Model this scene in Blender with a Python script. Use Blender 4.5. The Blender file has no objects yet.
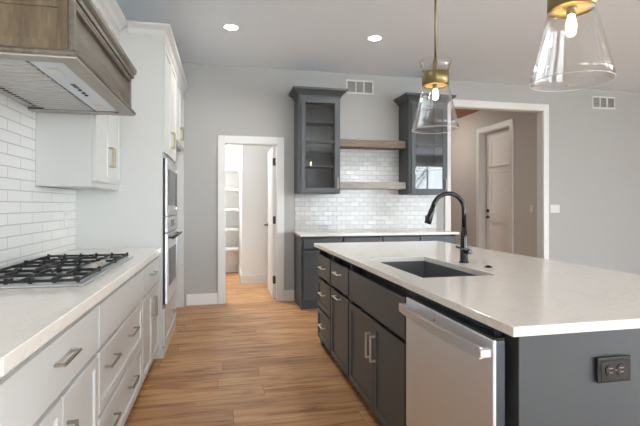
import bpy, bmesh, math, random
from mathutils import Vector, Matrix

# ------------------------------------------------------------------ camera, world, light, exposure
scene = bpy.context.scene
COL = scene.collection
cam_data = bpy.data.cameras.new('camera')
cam_data.sensor_width = 36.0
cam_data.lens = 36.0 * 447.0 / 640.0
cam_data.shift_y = -8.0 / 640.0
cam_data.clip_start = 0.05
cam = bpy.data.objects.new('camera', cam_data)
COL.objects.link(cam)
cam.location = (0.0, 0.0, 1.262)
cam.rotation_euler = (math.radians(90), 0, -math.radians(12.243))
scene.camera = cam

world = bpy.data.worlds.new('daylight')
scene.world = world
world.use_nodes = True
wn = world.node_tree
wn.nodes['Background'].inputs['Color'].default_value = (0.87, 0.935, 1.0, 1)
wn.nodes['Background'].inputs['Strength'].default_value = 5.5

vs = scene.view_settings
vs.view_transform = 'Standard'
vs.look = 'None'
vs.gamma = 1.0
vs.use_curve_mapping = False
vs.exposure = 1.5
scene.cycles.use_denoising = True
scene.cycles.max_bounces = 10
scene.cycles.diffuse_bounces = 6
scene.cycles.glossy_bounces = 5
scene.cycles.transmission_bounces = 6
scene.cycles.transparent_max_bounces = 24
scene.cycles.caustics_reflective = False
scene.cycles.caustics_refractive = False
scene.cycles.sample_clamp_indirect = 6.0

DOWN_W = 4.0
AISLE_FILL_W = 1.2      # unseen downlights added to brighten aisle, counters and right side        # watts of one ceiling downlight

WINDOWS_REAR = [(-0.1, 1.9, 0.08, 2.7), (3.2, 5.5, 0.08, 2.7), (6.2, 8.3, 0.08, 2.7)]      # x0,x1,z0,z1 in the wall at y=-4
WINDOWS_RIGHT = [(-3.6, -1.2, 0.08, 2.7), (-0.8, 1.8, 0.08, 2.7)]   # y0,y1,z0,z1 in the wall at x=8.5


def portal(x, y, z, rot, sx, sz):
    d = bpy.data.lights.new('window_portal', 'AREA')
    d.shape = 'RECTANGLE'
    d.size, d.size_y = sx, sz
    d.cycles.is_portal = True
    o = bpy.data.objects.new('window_portal', d)
    o.location = (x, y, z)
    o.rotation_euler = rot
    COL.objects.link(o)


for a, b, c, d_ in WINDOWS_REAR:
    portal((a + b) / 2, -4.14, (c + d_) / 2, (math.radians(90), 0, 0), b - a, d_ - c)
for a, b, c, d_ in WINDOWS_RIGHT:
    portal(8.64, (a + b) / 2, (c + d_) / 2, (math.radians(90), 0, math.radians(90)), b - a, d_ - c)


# ------------------------------------------------------------------ materials
def lin(c):
    c /= 255.0
    return c / 12.92 if c <= 0.04045 else ((c + 0.055) / 1.055) ** 2.4


def rgb(r, g, b):
    return (lin(r), lin(g), lin(b), 1.0)


class NT:
    def __init__(self, name):
        self.m = bpy.data.materials.new(name)
        self.m.use_nodes = True
        self.t = self.m.node_tree
        self.b = self.t.nodes['Principled BSDF']

    def n(self, typ, **kw):
        nd = self.t.nodes.new(typ)
        for k, v in kw.items():
            setattr(nd, k, v)
        return nd

    def l(self, a, b):
        self.t.links.new(a, b)

    def val(self, **kw):
        for k, v in kw.items():
            self.b.inputs[k.replace('_', ' ')].default_value = v

    def pos(self, scale=(1, 1, 1), order='xyz'):
        g = self.n('ShaderNodeNewGeometry')
        src = g.outputs['Position']
        if order != 'xyz':
            s = self.n('ShaderNodeSeparateXYZ')
            c = self.n('ShaderNodeCombineXYZ')
            self.l(src, s.inputs[0])
            for i, ch in enumerate(order):
                self.l(s.outputs['xyz'.index(ch)], c.inputs[i])
            src = c.outputs[0]
        mp = self.n('ShaderNodeMapping')
        mp.inputs['Scale'].default_value = scale
        self.l(src, mp.inputs['Vector'])
        return mp.outputs[0]

    def noise(self, vec, scale, detail=4.0, rough=0.55, dist=0.0):
        nd = self.n('ShaderNodeTexNoise')
        nd.inputs['Scale'].default_value = scale
        nd.inputs['Detail'].default_value = detail
        nd.inputs['Roughness'].default_value = rough
        nd.inputs['Distortion'].default_value = dist
        self.l(vec, nd.inputs['Vector'])
        return nd.outputs['Fac']

    def ramp(self, fac, stops):
        r = self.n('ShaderNodeValToRGB')
        e = r.color_ramp.elements
        while len(e) < len(stops):
            e.new(0.5)
        for i, (p, c) in enumerate(stops):
            e[i].position = p
            e[i].color = c
        self.l(fac, r.inputs[0])
        return r.outputs[0]

    def mix(self, fac, a, b, blend='MIX'):
        m = self.n('ShaderNodeMix', data_type='RGBA', blend_type=blend)
        for sock, v in ((m.inputs[0], fac), (m.inputs[6], a), (m.inputs[7], b)):
            if isinstance(v, (int, float, tuple)):
                sock.default_value = v
            else:
                self.l(v, sock)
        return m.outputs[2]

    def bump(self, h, strength, dist=0.002):
        b = self.n('ShaderNodeBump')
        b.inputs['Strength'].default_value = strength
        b.inputs['Distance'].default_value = dist
        self.l(h, b.inputs['Height'])
        self.l(b.outputs[0], self.b.inputs['Normal'])


M = {}


def plain(name, col, rough=0.5, metal=0.0, spec=0.5, bump=0.0, bscale=60.0):
    m = NT(name)
    m.val(Base_Color=col, Roughness=rough, Metallic=metal, Specular_IOR_Level=spec)
    v = m.pos()
    f = m.noise(v, bscale, 3.0)
    c = m.mix(f, tuple(x * 0.975 for x in col[:3]) + (1,), tuple(min(1, x * 1.025) for x in col[:3]) + (1,))
    m.l(c, m.b.inputs['Base Color'])
    if bump:
        m.bump(f, bump, 0.001)
    M[name] = m.m
    return m


plain('wall_paint', rgb(175, 174, 171), 0.75, bump=0.12, bscale=220)
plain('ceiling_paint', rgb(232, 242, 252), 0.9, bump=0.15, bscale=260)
plain('trim_paint', rgb(224, 223, 220), 0.4)
plain('pantry_paint', rgb(236, 235, 232), 0.7, bump=0.1, bscale=220)
plain('hall_paint', rgb(196, 190, 182), 0.75, bump=0.12, bscale=220)
plain('white_cabinet', rgb(205, 205, 202), 0.38)
plain('charcoal_cabinet', rgb(69, 73, 76), 0.42)
plain('matte_black', rgb(26, 26, 27), 0.35)
plain('toe_black', rgb(34, 34, 35), 0.7)
plain('cast_iron', rgb(30, 30, 32), 0.55, bump=0.3, bscale=500)
plain('black_plastic', rgb(24, 24, 25), 0.3)
plain('black_glass', rgb(36, 38, 40), 0.08)
plain('white_plastic', rgb(218, 217, 213), 0.35)
plain('granite_sink', rgb(84, 86, 88), 0.42, bump=0.2, bscale=700)
plain('nickel', rgb(158, 151, 138), 0.4, metal=1.0)
plain('bright_nickel', rgb(232, 226, 214), 0.38, metal=1.0)
plain('champagne', rgb(166, 153, 122), 0.3, metal=1.0)
plain('brass', rgb(141, 126, 90), 0.38, metal=1.0)
plain('brass_lit', rgb(226, 190, 122), 0.5, metal=0.4)  # paler brass: the bulb's light on the disc is put into the colour
plain('gunmetal', rgb(58, 58, 60), 0.24, metal=1.0)
plain('burner_metal', rgb(190, 186, 180), 0.35, metal=1.0)
plain('bounce_ground', rgb(224, 224, 222), 0.9, bscale=3)  # pale ground added outside to bounce daylight up to the ceiling
plain('dark_slot', rgb(18, 18, 18), 0.9)
plain('duct_grey', rgb(112, 112, 110), 0.8)
plain('underside_grey', rgb(176, 174, 170), 0.5)
plain('pine_door', rgb(238, 233, 229), 0.45)
plain('leaf', rgb(96, 112, 74), 0.8, bscale=6)
plain('bark', rgb(92, 78, 64), 0.9, bscale=20)


def brushed(name, col, rough, order, scale):
    m = NT(name)
    m.val(Base_Color=col, Roughness=rough, Metallic=1.0)
    v = m.pos(scale, order)
    f = m.noise(v, 1.0, 5.0, 0.7)
    c = m.mix(f, tuple(x * 0.86 for x in col[:3]) + (1,), col)
    m.l(c, m.b.inputs['Base Color'])
    r = m.n('ShaderNodeMapRange')
    r.inputs[3].default_value = rough * 0.8
    r.inputs[4].default_value = rough * 1.25
    m.l(f, r.inputs[0])
    m.l(r.outputs[0], m.b.inputs['Roughness'])
    m.bump(f, 0.06, 0.0004)
    M[name] = m.m


brushed('stainless', rgb(242, 247, 255), 0.40, 'xyz', (420, 6, 420))
brushed('stainless_smooth', rgb(222, 225, 229), 0.32, 'xyz', (300, 8, 300))
brushed('galvanised', rgb(86, 91, 98), 0.45, 'xyz', (60, 60, 60))
brushed('hood_steel', rgb(192, 191, 188), 0.36, 'xyz', (8, 260, 260))


def quartz():
    m = NT('quartz')
    v = m.pos()
    f = m.noise(v, 2.3, 8.0, 0.6, 1.8)
    vein = m.ramp(f, [(0.0, (0, 0, 0, 1)), (0.47, (0, 0, 0, 1)), (0.5, (1, 1, 1, 1)), (0.53, (0, 0, 0, 1))])
    f2 = m.noise(v, 90, 3.0)
    base = m.mix(f2, rgb(221, 216, 209), rgb(231, 227, 220))
    f3 = m.noise(v, 6, 5.0, 0.6)
    spots = m.ramp(f3, [(0.0, (0, 0, 0, 1)), (0.6, (0, 0, 0, 1)), (0.75, (1, 1, 1, 1))])
    mm = m.n('ShaderNodeMath', operation='MULTIPLY')
    mm.inputs[1].default_value = 0.24
    m.l(vein, mm.inputs[0])
    c = m.mix(mm.outputs[0], base, rgb(205, 196, 184))
    mm2 = m.n('ShaderNodeMath', operation='MULTIPLY')
    mm2.inputs[1].default_value = 0.22
    m.l(spots, mm2.inputs[0])
    c = m.mix(mm2.outputs[0], c, rgb(222, 212, 198))
    m.l(c, m.b.inputs['Base Color'])
    m.val(Roughness=0.13, Specular_IOR_Level=0.5)
    M['quartz'] = m.m


quartz()


def tile(name, order, w, h, mortar, grout, c1, c2, rough, wave):
    m = NT(name)
    v = m.pos((1, 1, 1), order)
    b = m.n('ShaderNodeTexBrick')
    b.offset = 0.5
    b.inputs['Scale'].default_value = 1.0
    b.inputs['Mortar Size'].default_value = mortar
    b.inputs['Mortar Smooth'].default_value = 0.25
    b.inputs['Brick Width'].default_value = w
    b.inputs['Row Height'].default_value = h
    b.inputs['Bias'].default_value = 0.0
    b.inputs['Color1'].default_value = c1
    b.inputs['Color2'].default_value = c2
    b.inputs['Mortar'].default_value = grout
    m.l(v, b.inputs['Vector'])
    m.l(b.outputs['Color'], m.b.inputs['Base Color'])
    m.val(Roughness=rough)
    f = m.noise(v, 14, 2.0)
    h1 = m.n('ShaderNodeMath', operation='MULTIPLY')
    h1.inputs[1].default_value = -1.0
    m.l(b.outputs['Fac'], h1.inputs[0])
    h2 = m.n('ShaderNodeMath', operation='MULTIPLY_ADD')
    h2.inputs[1].default_value = wave
    m.l(f, h2.inputs[0])
    m.l(h1.outputs[0], h2.inputs[2])
    m.bump(h2.outputs[0], 0.7, 0.003)
    M[name] = m.m


tile('subway_tile', 'yzx', 0.32, 0.064, 0.0028, rgb(196, 193, 187), rgb(234, 233, 229), rgb(230, 229, 225), 0.18, 0.25)
tile('hutch_tile', 'xzy', 0.125, 0.062, 0.0042, rgb(180, 179, 176), rgb(210, 210, 208), rgb(194, 194, 192), 0.12, 1.3)


def plank_floor():
    m = NT('plank_floor')
    v = m.pos()
    b = m.n('ShaderNodeTexBrick')
    b.offset = 0.0
    b.inputs['Scale'].default_value = 1.0
    b.inputs['Mortar Size'].default_value = 0.0013
    b.inputs['Mortar Smooth'].default_value = 0.1
    b.inputs['Brick Width'].default_value = 1.55
    b.inputs['Row Height'].default_value = 0.175
    b.inputs['Color1'].default_value = (0, 0, 0, 1)
    b.inputs['Color2'].default_value = (1, 1, 1, 1)
    b.inputs['Mortar'].default_value = (0.5, 0.5, 0.5, 1)
    # every row of planks is staggered by its own amount
    sx = m.n('ShaderNodeSeparateXYZ')
    m.l(v, sx.inputs[0])
    dv = m.n('ShaderNodeMath', operation='DIVIDE')
    dv.inputs[1].default_value = 0.175
    m.l(sx.outputs[1], dv.inputs[0])
    fl = m.n('ShaderNodeMath', operation='FLOOR')
    m.l(dv.outputs[0], fl.inputs[0])
    wn_ = m.n('ShaderNodeTexWhiteNoise', noise_dimensions='1D')
    m.l(fl.outputs[0], wn_.inputs['W'])
    sh = m.n('ShaderNodeMath', operation='MULTIPLY_ADD')
    sh.inputs[1].default_value = 1.55
    m.l(wn_.outputs['Value'], sh.inputs[0])
    m.l(sx.outputs[0], sh.inputs[2])
    cb = m.n('ShaderNodeCombineXYZ')
    m.l(sh.outputs[0], cb.inputs[0])
    m.l(sx.outputs[1], cb.inputs[1])
    m.l(cb.outputs[0], b.inputs['Vector'])
    sep = m.n('ShaderNodeSeparateColor')
    m.l(b.outputs['Color'], sep.inputs[0])
    # the grain shifts from plank to plank
    off = m.n('ShaderNodeVectorMath', operation='SCALE')
    off.inputs[3].default_value = 7.0
    cmb = m.n('ShaderNodeCombineXYZ')
    m.l(sep.outputs[0], cmb.inputs[0])
    m.l(sep.outputs[0], cmb.inputs[1])
    m.l(cmb.outputs[0], off.inputs[0])
    add = m.n('ShaderNodeVectorMath', operation='ADD')
    m.l(v, add.inputs[0])
    m.l(off.outputs[0], add.inputs[1])
    mp = m.n('ShaderNodeMapping')
    mp.inputs['Scale'].default_value = (1.3, 12, 1)
    m.l(add.outputs[0], mp.inputs['Vector'])
    g = m.noise(mp.outputs[0], 1.5, 7.0, 0.62, 0.7)
    mp2 = m.n('ShaderNodeMapping')
    mp2.inputs['Scale'].default_value = (4, 90, 1)
    m.l(add.outputs[0], mp2.inputs['Vector'])
    g2 = m.noise(mp2.outputs[0], 1.0, 4.0, 0.6)
    col = m.ramp(g, [(0.27, rgb(92, 58, 34)), (0.38, rgb(148, 103, 64)), (0.48, rgb(181, 135, 90)), (0.70, rgb(206, 163, 117))])
    tone = m.ramp(sep.outputs[0], [(0.0, (0.80, 0.77, 0.74, 1)), (0.5, (1, 1, 1, 1)), (1.0, (1.12, 1.1, 1.07, 1))])
    col = m.mix(1.0, col, tone, 'MULTIPLY')
    fine = m.ramp(g2, [(0.3, (0.82, 0.80, 0.78, 1)), (0.6, (1.04, 1.04, 1.04, 1))])
    col = m.mix(0.7, col, fine, 'MULTIPLY')
    col = m.mix(b.outputs['Fac'], col, rgb(74, 48, 32))
    m.l(col, m.b.inputs['Base Color'])
    m.val(Roughness=0.42)
    m.bump(g2, 0.08, 0.001)
    M['plank_floor'] = m.m


plank_floor()


def wood(name, order, scale, dark, mid, light, rough=0.6):
    m = NT(name)
    v = m.pos(scale, order)
    g = m.noise(v, 1.0, 8.0, 0.65, 0.6)
    v2 = m.pos(tuple(s * 6 for s in scale), order)
    g2 = m.noise(v2, 1.0, 3.0, 0.6)
    c = m.ramp(g, [(0.25, dark), (0.5, mid), (0.75, light)])
    f = m.ramp(g2, [(0.3, (0.78, 0.77, 0.76, 1)), (0.6, (1.03, 1.03, 1.03, 1))])
    c = m.mix(0.8, c, f, 'MULTIPLY')
    m.l(c, m.b.inputs['Base Color'])
    m.val(Roughness=rough)
    m.bump(g2, 0.2, 0.001)
    M[name] = m.m


wood('hood_wood', 'xyz', (16, 16, 2.4), rgb(70, 57, 42), rgb(107, 92, 72), rgb(138, 122, 98), 0.55)
wood('hood_wood_long_lit', 'xyz', (12, 2.0, 14), rgb(70, 62, 53), rgb(106, 98, 87), rgb(138, 130, 118), 0.5)  # long grain; greyer because the light on the front is put into its colour
wood('shelf_wood', 'xyz', (2.2, 14, 26), rgb(92, 78, 65), rgb(120, 105, 90), rgb(146, 131, 114))
wood('shelf_wood_grey', 'xyz', (2.2, 14, 26), rgb(138, 134, 126), rgb(160, 156, 149), rgb(178, 175, 169))
wood('ceiling_wood', 'xyz', (16, 1.6, 8), rgb(112, 66, 38), rgb(156, 98, 60), rgb(190, 132, 90))


def thin_glass(name, tint, edge, refl):
    m = NT(name)
    t = m.t
    out = t.nodes['Material Output']
    t.nodes.remove(m.b)
    tr = m.n('ShaderNodeBsdfTransparent')
    tr.inputs['Color'].default_value = tint
    tr2 = m.n('ShaderNodeBsdfTransparent')
    tr2.inputs['Color'].default_value = edge
    gl = m.n('ShaderNodeBsdfGlossy')
    gl.inputs['Roughness'].default_value = 0.02
    lw = m.n('ShaderNodeLayerWeight')
    lw.inputs['Blend'].default_value = 0.35
    mx0 = m.n('ShaderNodeMixShader')
    m.l(lw.outputs['Facing'], mx0.inputs[0])
    m.l(tr.outputs[0], mx0.inputs[1])
    m.l(tr2.outputs[0], mx0.inputs[2])
    # Schlick reflectance, the same from both sides of the sheet
    pw = m.n('ShaderNodeMath', operation='POWER')
    lw2 = m.n('ShaderNodeLayerWeight')
    lw2.inputs['Blend'].default_value = 0.5
    m.l(lw2.outputs['Facing'], pw.inputs[0])
    pw.inputs[1].default_value = 3.0
    ma = m.n('ShaderNodeMath', operation='MULTIPLY_ADD')
    m.l(pw.outputs[0], ma.inputs[0])
    ma.inputs[1].default_value = refl
    ma.inputs[2].default_value = 0.05
    mx = m.n('ShaderNodeMixShader')
    m.l(ma.outputs[0], mx.inputs[0])
    m.l(mx0.outputs[0], mx.inputs[1])
    m.l(gl.outputs[0], mx.inputs[2])
    m.l(mx.outputs[0], out.inputs[0])
    M[name] = m.m


thin_glass('pendant_glass', (0.997, 0.997, 0.995, 1), (0.985, 0.985, 0.98, 1), 0.85)
thin_glass('cabinet_glass', (0.93, 0.94, 0.94, 1), (0.8, 0.82, 0.82, 1), 0.8)
thin_glass('window_glass', (0.97, 0.98, 0.98, 1), (0.85, 0.88, 0.88, 1), 0.6)


def glow(name, col, strength):
    m = NT(name)
    m.val(Base_Color=(0.9, 0.9, 0.9, 1), Emission_Color=col, Emission_Strength=strength)
    M[name] = m.m


plain('rim_glint', rgb(235, 236, 236), 0.5)
glow('downlight_lens', (1.0, 0.96, 0.9, 1), 14.0)
glow('bulb_glow', (1.0, 0.80, 0.48, 1), 11.0)
glow('pantry_glow', (0.97, 0.98, 1.0, 1), 135.0)
glow('hall_glow', (1.0, 0.96, 0.91, 1), 40.0)


# ------------------------------------------------------------------ mesh helpers
class MB:
    """Collects shapes in world coordinates; build() links them as one mesh object."""

    def __init__(self):
        self.bm = bmesh.new()

    def _take(self, t):
        me = bpy.data.meshes.new('tmp')
        t.to_mesh(me)
        t.free()
        self.bm.from_mesh(me)
        bpy.data.meshes.remove(me)

    @staticmethod
    def _box(x0, x1, y0, y1, z0, z1, bev=0.0, seg=1):
        t = bmesh.new()
        x0, x1 = sorted((x0, x1)); y0, y1 = sorted((y0, y1)); z0, z1 = sorted((z0, z1))
        r = bmesh.ops.create_cube(t, size=1.0)
        for v in r['verts']:
            v.co = Vector((x0 if v.co.x < 0 else x1, y0 if v.co.y < 0 else y1, z0 if v.co.z < 0 else z1))
        if bev > 0:
            bmesh.ops.bevel(t, geom=list(t.edges), offset=bev, segments=seg, profile=0.5, affect='EDGES')
        return t

    def box(self, x0, x1, y0, y1, z0, z1, bev=0.0, seg=1):
        self._take(self._box(x0, x1, y0, y1, z0, z1, bev, seg))
        return self

    def fbox(self, F, u0, u1, n0, n1, z0, z1, bev=0.0):
        return self.box(*fr(F, u0, u1, n0, n1), z0, z1, bev)

    def shaker(self, F, u0, u1, n0, n1, z0, z1, stile=0.06, rec=0.009, rail=None, bev=0.0015):
        """a board with a recessed centre panel"""
        t = self._box(*fr(F, u0, u1, n0, n1), z0, z1, bev)
        d = {'+X': (1, 0, 0), '-X': (-1, 0, 0), '+Y': (0, 1, 0), '-Y': (0, -1, 0)}[F[0]]
        f = max((f for f in t.faces if f.normal.dot(Vector(d)) > 0.9), key=lambda q: q.calc_area())
        bmesh.ops.inset_individual(t, faces=[f], thickness=stile - bev, depth=0)
        bmesh.ops.inset_individual(t, faces=[f], thickness=0.003, depth=-rec)
        self._take(t)
        return self

    def cyl(self, a, b, r0, r1=None, n=20, smooth=True):
        r1 = r0 if r1 is None else r1
        a, b = Vector(a), Vector(b)
        return self.tube([a, b], [r0, r1], n, smooth)

    def tube(self, pts, rad, n=14, smooth=True):
        pts = [Vector(p) for p in pts]
        if not isinstance(rad, (list, tuple)):
            rad = [rad] * len(pts)
        bm = self.bm
        tang = []
        for i in range(len(pts)):
            d = (pts[min(i + 1, len(pts) - 1)] - pts[max(i - 1, 0)]).normalized()
            tang.append(d)
        ref = Vector((0, 0, 1)) if abs(tang[0].z) < 0.9 else Vector((1, 0, 0))
        u = tang[0].cross(ref).normalized()
        rings = []
        for i, p in enumerate(pts):
            u = (u - tang[i] * u.dot(tang[i])).normalized()
            w = tang[i].cross(u)
            rings.append([bm.verts.new(p + (u * math.cos(2 * math.pi * k / n) + w * math.sin(2 * math.pi * k / n)) * rad[i]) for k in range(n)])
        for i in range(len(rings) - 1):
            for k in range(n):
                f = bm.faces.new((rings[i][k], rings[i][(k + 1) % n], rings[i + 1][(k + 1) % n], rings[i + 1][k]))
                f.smooth = smooth
        bm.faces.new(list(reversed(rings[0])))
        bm.faces.new(rings[-1])
        return self

    def lathe(self, cx, cy, prof, n=48, closed=False, smooth=True):
        """prof: (radius, z); radius 0 allowed at the ends"""
        bm = self.bm
        rings = []
        for r, z in prof:
            if r < 1e-6:
                rings.append([bm.verts.new((cx, cy, z))])
            else:
                rings.append([bm.verts.new((cx + r * math.cos(2 * math.pi * k / n), cy + r * math.sin(2 * math.pi * k / n), z)) for k in range(n)])
        idx = list(range(len(rings)))
        pairs = list(zip(idx[:-1], idx[1:])) + ([(idx[-1], 0)] if closed else [])
        for i, j in pairs:
            A, B = rings[i], rings[j]
            for k in range(n):
                k2 = (k + 1) % n
                if len(A) == 1 and len(B) == 1:
                    continue
                if len(A) == 1:
                    f = bm.faces.new((A[0], B[k2], B[k]))
                elif len(B) == 1:
                    f = bm.faces.new((A[k], A[k2], B[0]))
                else:
                    f = bm.faces.new((A[k], A[k2], B[k2], B[k]))
                f.smooth = smooth
        return self

    def prism(self, poly, axis, a, b):
        """poly: 2D points; axis 'x': (y,z), 'y': (x,z), 'z': (x,y)"""
        bm = self.bm

        def P(p, t):
            return {'x': (t, p[0], p[1]), 'y': (p[0], t, p[1]), 'z': (p[0], p[1], t)}[axis]
        A = [bm.verts.new(P(p, a)) for p in poly]
        B = [bm.verts.new(P(p, b)) for p in poly]
        n = len(poly)
        for k in range(n):
            bm.faces.new((A[k], A[(k + 1) % n], B[(k + 1) % n], B[k]))
        bm.faces.new(A)
        bm.faces.new(list(reversed(B)))
        return self

    def sweep(self, path, prof):
        """moulding: prof of (out, z) carried along path; out is to the right of the direction of travel"""
        bm = self.bm
        P = [Vector(p) for p in path]
        norms = []
        for i in range(len(P) - 1):
            d = (P[i + 1] - P[i]).normalized()
            norms.append(Vector((d.y, -d.x)))
        rows = []
        for i, p in enumerate(P):
            n1 = norms[max(i - 1, 0)]
            n2 = norms[min(i, len(norms) - 1)]
            m = (n1 + n2) / (1 + n1.dot(n2))
            rows.append([bm.verts.new((p.x + o * m.x, p.y + o * m.y, z)) for o, z in prof])
        k = len(prof)
        for i in range(len(rows) - 1):
            for j in range(k):
                bm.faces.new((rows[i][j], rows[i][(j + 1) % k], rows[i + 1][(j + 1) % k], rows[i + 1][j]))
        bm.faces.new(rows[0])
        bm.faces.new(list(reversed(rows[-1])))
        return self

    def build(self, name, mat, parent=None, label=None):
        bm = self.bm
        bmesh.ops.recalc_face_normals(bm, faces=list(bm.faces))
        org = Vector((0, 0, 0))
        q = parent
        while q is not None:
            org += q.location
            q = q.parent
        if parent is not None:
            bmesh.ops.translate(bm, verts=list(bm.verts), vec=-org)
        me = bpy.data.meshes.new(name)
        bm.to_mesh(me)
        bm.free()
        me.materials.append(M[mat])
        o = bpy.data.objects.new(name, me)
        COL.objects.link(o)
        o.parent = parent
        if label:
            o['label'] = label
        return o


def fr(F, u0, u1, n0, n1):
    k, c = F
    if k == '+X':
        return (c + n0, c + n1, u0, u1)
    if k == '-X':
        return (c - n0, c - n1, u0, u1)
    if k == '+Y':
        return (u0, u1, c + n0, c + n1)
    return (u0, u1, c - n0, c - n1)


def fp(F, u, n, z):
    k, c = F
    return {'+X': (c + n, u, z), '-X': (c - n, u, z), '+Y': (u, c + n, z), '-Y': (u, c - n, z)}[k]


def tag(o, label, cat, group=None, kind=None):
    o['label'] = label
    if cat:
        o['category'] = cat
    if group:
        o['group'] = group
    if kind:
        o['kind'] = kind
    return o


def thing(name, loc, label, cat, group=None, kind=None):
    o = bpy.data.objects.new(name, None)
    o.empty_display_size = 0.1
    o.location = loc
    COL.objects.link(o)
    return tag(o, label, cat, group, kind)


def copy_tree(o, parent=None):
    c = o.copy()
    COL.objects.link(c)
    c.parent = parent
    for ch in list(o.children):
        copy_tree(ch, c)
    return c


def struct(name, mb, mat, label, parent=None):
    o = mb.build(name, mat, parent)
    if parent is None:
        tag(o, label, None, kind='structure')
    return o


def pull(F, u, z, length, n0, parent, mat='nickel', vertical=False, out=0.035, th=0.010):
    """square bar pull on two posts, centred at (u, z), on the face n0"""
    m = MB()
    h = length / 2
    if vertical:
        m.fbox(F, u - th / 2, u + th / 2, n0 + out - th, n0 + out, z - h, z + h, 0.0015)
        for s in (-1, 1):
            zz = z + s * (h - 0.0065)
            m.fbox(F, u - th / 2 + 0.001, u + th / 2 - 0.001, n0, n0 + out - 0.004, zz - 0.0055, zz + 0.0055)
    else:
        m.fbox(F, u - h, u + h, n0 + out - th, n0 + out, z - th / 2, z + th / 2, 0.0015)
        for s in (-1, 1):
            uu = u + s * (h - 0.0065)
            m.fbox(F, uu - 0.0055, uu + 0.0055, n0, n0 + out - 0.004, z - th / 2 + 0.001, z + th / 2 - 0.001)
    return m.build('handle', mat, parent)


# ------------------------------------------------------------------ the room
CEIL, YB = 3.05, 5.85
struct('floor', MB().box(-1.3, 8.65, -4.15, 10.75, -0.12, 0.0), 'plank_floor', 'wood plank floor running across the kitchen')
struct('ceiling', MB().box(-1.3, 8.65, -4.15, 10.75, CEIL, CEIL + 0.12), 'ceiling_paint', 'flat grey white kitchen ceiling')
struct('wall_left', MB().box(-1.27, -1.15, -4.0, YB, 0, CEIL), 'wall_paint', 'wall behind the white cabinets and cooktop')
wb = MB()
wb.box(-1.27, 0.02, YB, 5.97, 0, CEIL).box(0.02, 0.70, YB, 5.97, 2.06, CEIL).box(0.70, 3.17, YB, 5.97, 0, CEIL)
wb.box(3.17, 4.70, YB, 5.97, 2.68, CEIL).box(4.70, 8.5, YB, 5.97, 0, CEIL)
struct('wall_back', wb, 'wall_paint', 'grey far wall with pantry doorway and wide cased opening')


def pierced(axis, c0, c1, lo, hi, holes):
    """a wall along x or y between lo and hi with rectangular holes (a, b, z0, z1)"""
    m = MB()

    def bx(a, b, z0, z1):
        if axis == 'x':
            m.box(a, b, c0, c1, z0, z1)
        else:
            m.box(c0, c1, a, b, z0, z1)
    p = lo
    for a, b, z0, z1 in sorted(holes):
        if a > p:
            bx(p, a, 0, CEIL)
        if z0 > 0.001:
            bx(a, b, 0, z0)
        bx(a, b, z1, CEIL)
        p = b
    if hi > p:
        bx(p, hi, 0, CEIL)
    return m


struct('wall_rear', pierced('x', -4.12, -4.0, -1.27, 8.62, WINDOWS_REAR), 'wall_paint', 'grey wall behind the viewer with windows')
struct('wall_right', pierced('y', 8.5, 8.62, -4.0, 5.97, WINDOWS_RIGHT), 'wall_paint', 'grey wall on the far right side with windows')

wi = 0
for axis, wins in (('x', WINDOWS_REAR), ('y', WINDOWS_RIGHT)):
    for a, b, z0, z1 in wins:
        wi += 1
        c = -4.06 if axis == 'x' else 8.56
        F = ('+Y', -4.06) if axis == 'x' else ('-X', 8.56)
        w = thing('window_%d' % wi, fp(F, (a + b) / 2, 0, z0), 'white framed daylight window', None, kind='structure')
        m = MB()
        for (p, q, r, s) in ((a, a + .05, z0, z1), (b - .05, b, z0, z1), (a + .05, b - .05, z0, z0 + .05), (a + .05, b - .05, z1 - .05, z1),
                             ((a + b) / 2 - .025, (a + b) / 2 + .025, z0 + .05, z1 - .05)):
            m.fbox(F, p, q, -0.03, 0.03, r, s)
        m.build('window_frame', 'trim_paint', w)
        MB().fbox(F, a + .045, b - .045, -0.004, 0.004, z0 + .045, z1 - .045).build('window_pane', 'window_glass', w)
        m = MB()
        for (p, q, r, s) in ((a - .09, a, z0 - .09, z1 + .09), (b, b + .09, z0 - .09, z1 + .09), (a, b, z0 - .09, z0), (a, b, z1, z1 + .09)):
            m.fbox(F, p, q, 0.061, 0.079, r, s)
        m.build('window_casing', 'trim_paint', w)

struct('ground', MB().box(-30, 45, -45, -4.3, -0.6, -0.45).box(8.8, 45, -4.3, 25, -0.6, -0.45), 'bounce_ground', 'unseen pale ground added outside to bounce daylight indoors')

def bare_tree(x, y, h, seed, label):
    rnd = random.Random(seed)
    r = thing('garden_tree', (x, y, -.45), label, 'tree', 'bare trees outside the windows')
    t = MB()
    t.tube([(x, y, -.45), (x + .05, y, h * .3), (x, y + .1, h * .6)], [.14, .11, .07], 9)
    t.build('trunk', 'bark', r)
    b = MB()
    for i in range(26):
        z = h * (.18 + .42 * rnd.random())
        a = rnd.random() * 6.28
        L = h * (.22 + .2 * rnd.random())
        p0 = Vector((x + .02, y + .04, z))
        p1 = p0 + Vector((math.cos(a) * L * .5, math.sin(a) * L * .5, L * .45))
        p2 = p1 + Vector((math.cos(a) * L * .35, math.sin(a) * L * .35, L * .5))
        b.tube([p0, p1, p2], [.035, .022, .008], 6)
        for k in range(4):
            q = p1.lerp(p2, k / 4)
            aa = rnd.random() * 6.28
            b.tube([q, q + Vector((math.cos(aa) * .5, math.sin(aa) * .5, .45))], [.012, .004], 5)
    b.build('branches', 'bark', r)


bare_tree(5.6, -10.5, 6.0, 1, 'bare tree outside the middle rear window')
bare_tree(9.2, -11.0, 5.4, 2, 'bare tree outside the corner rear window')
bare_tree(16.5, -12.0, 6.4, 3, 'bare tree outside beyond the house corner')

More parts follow.
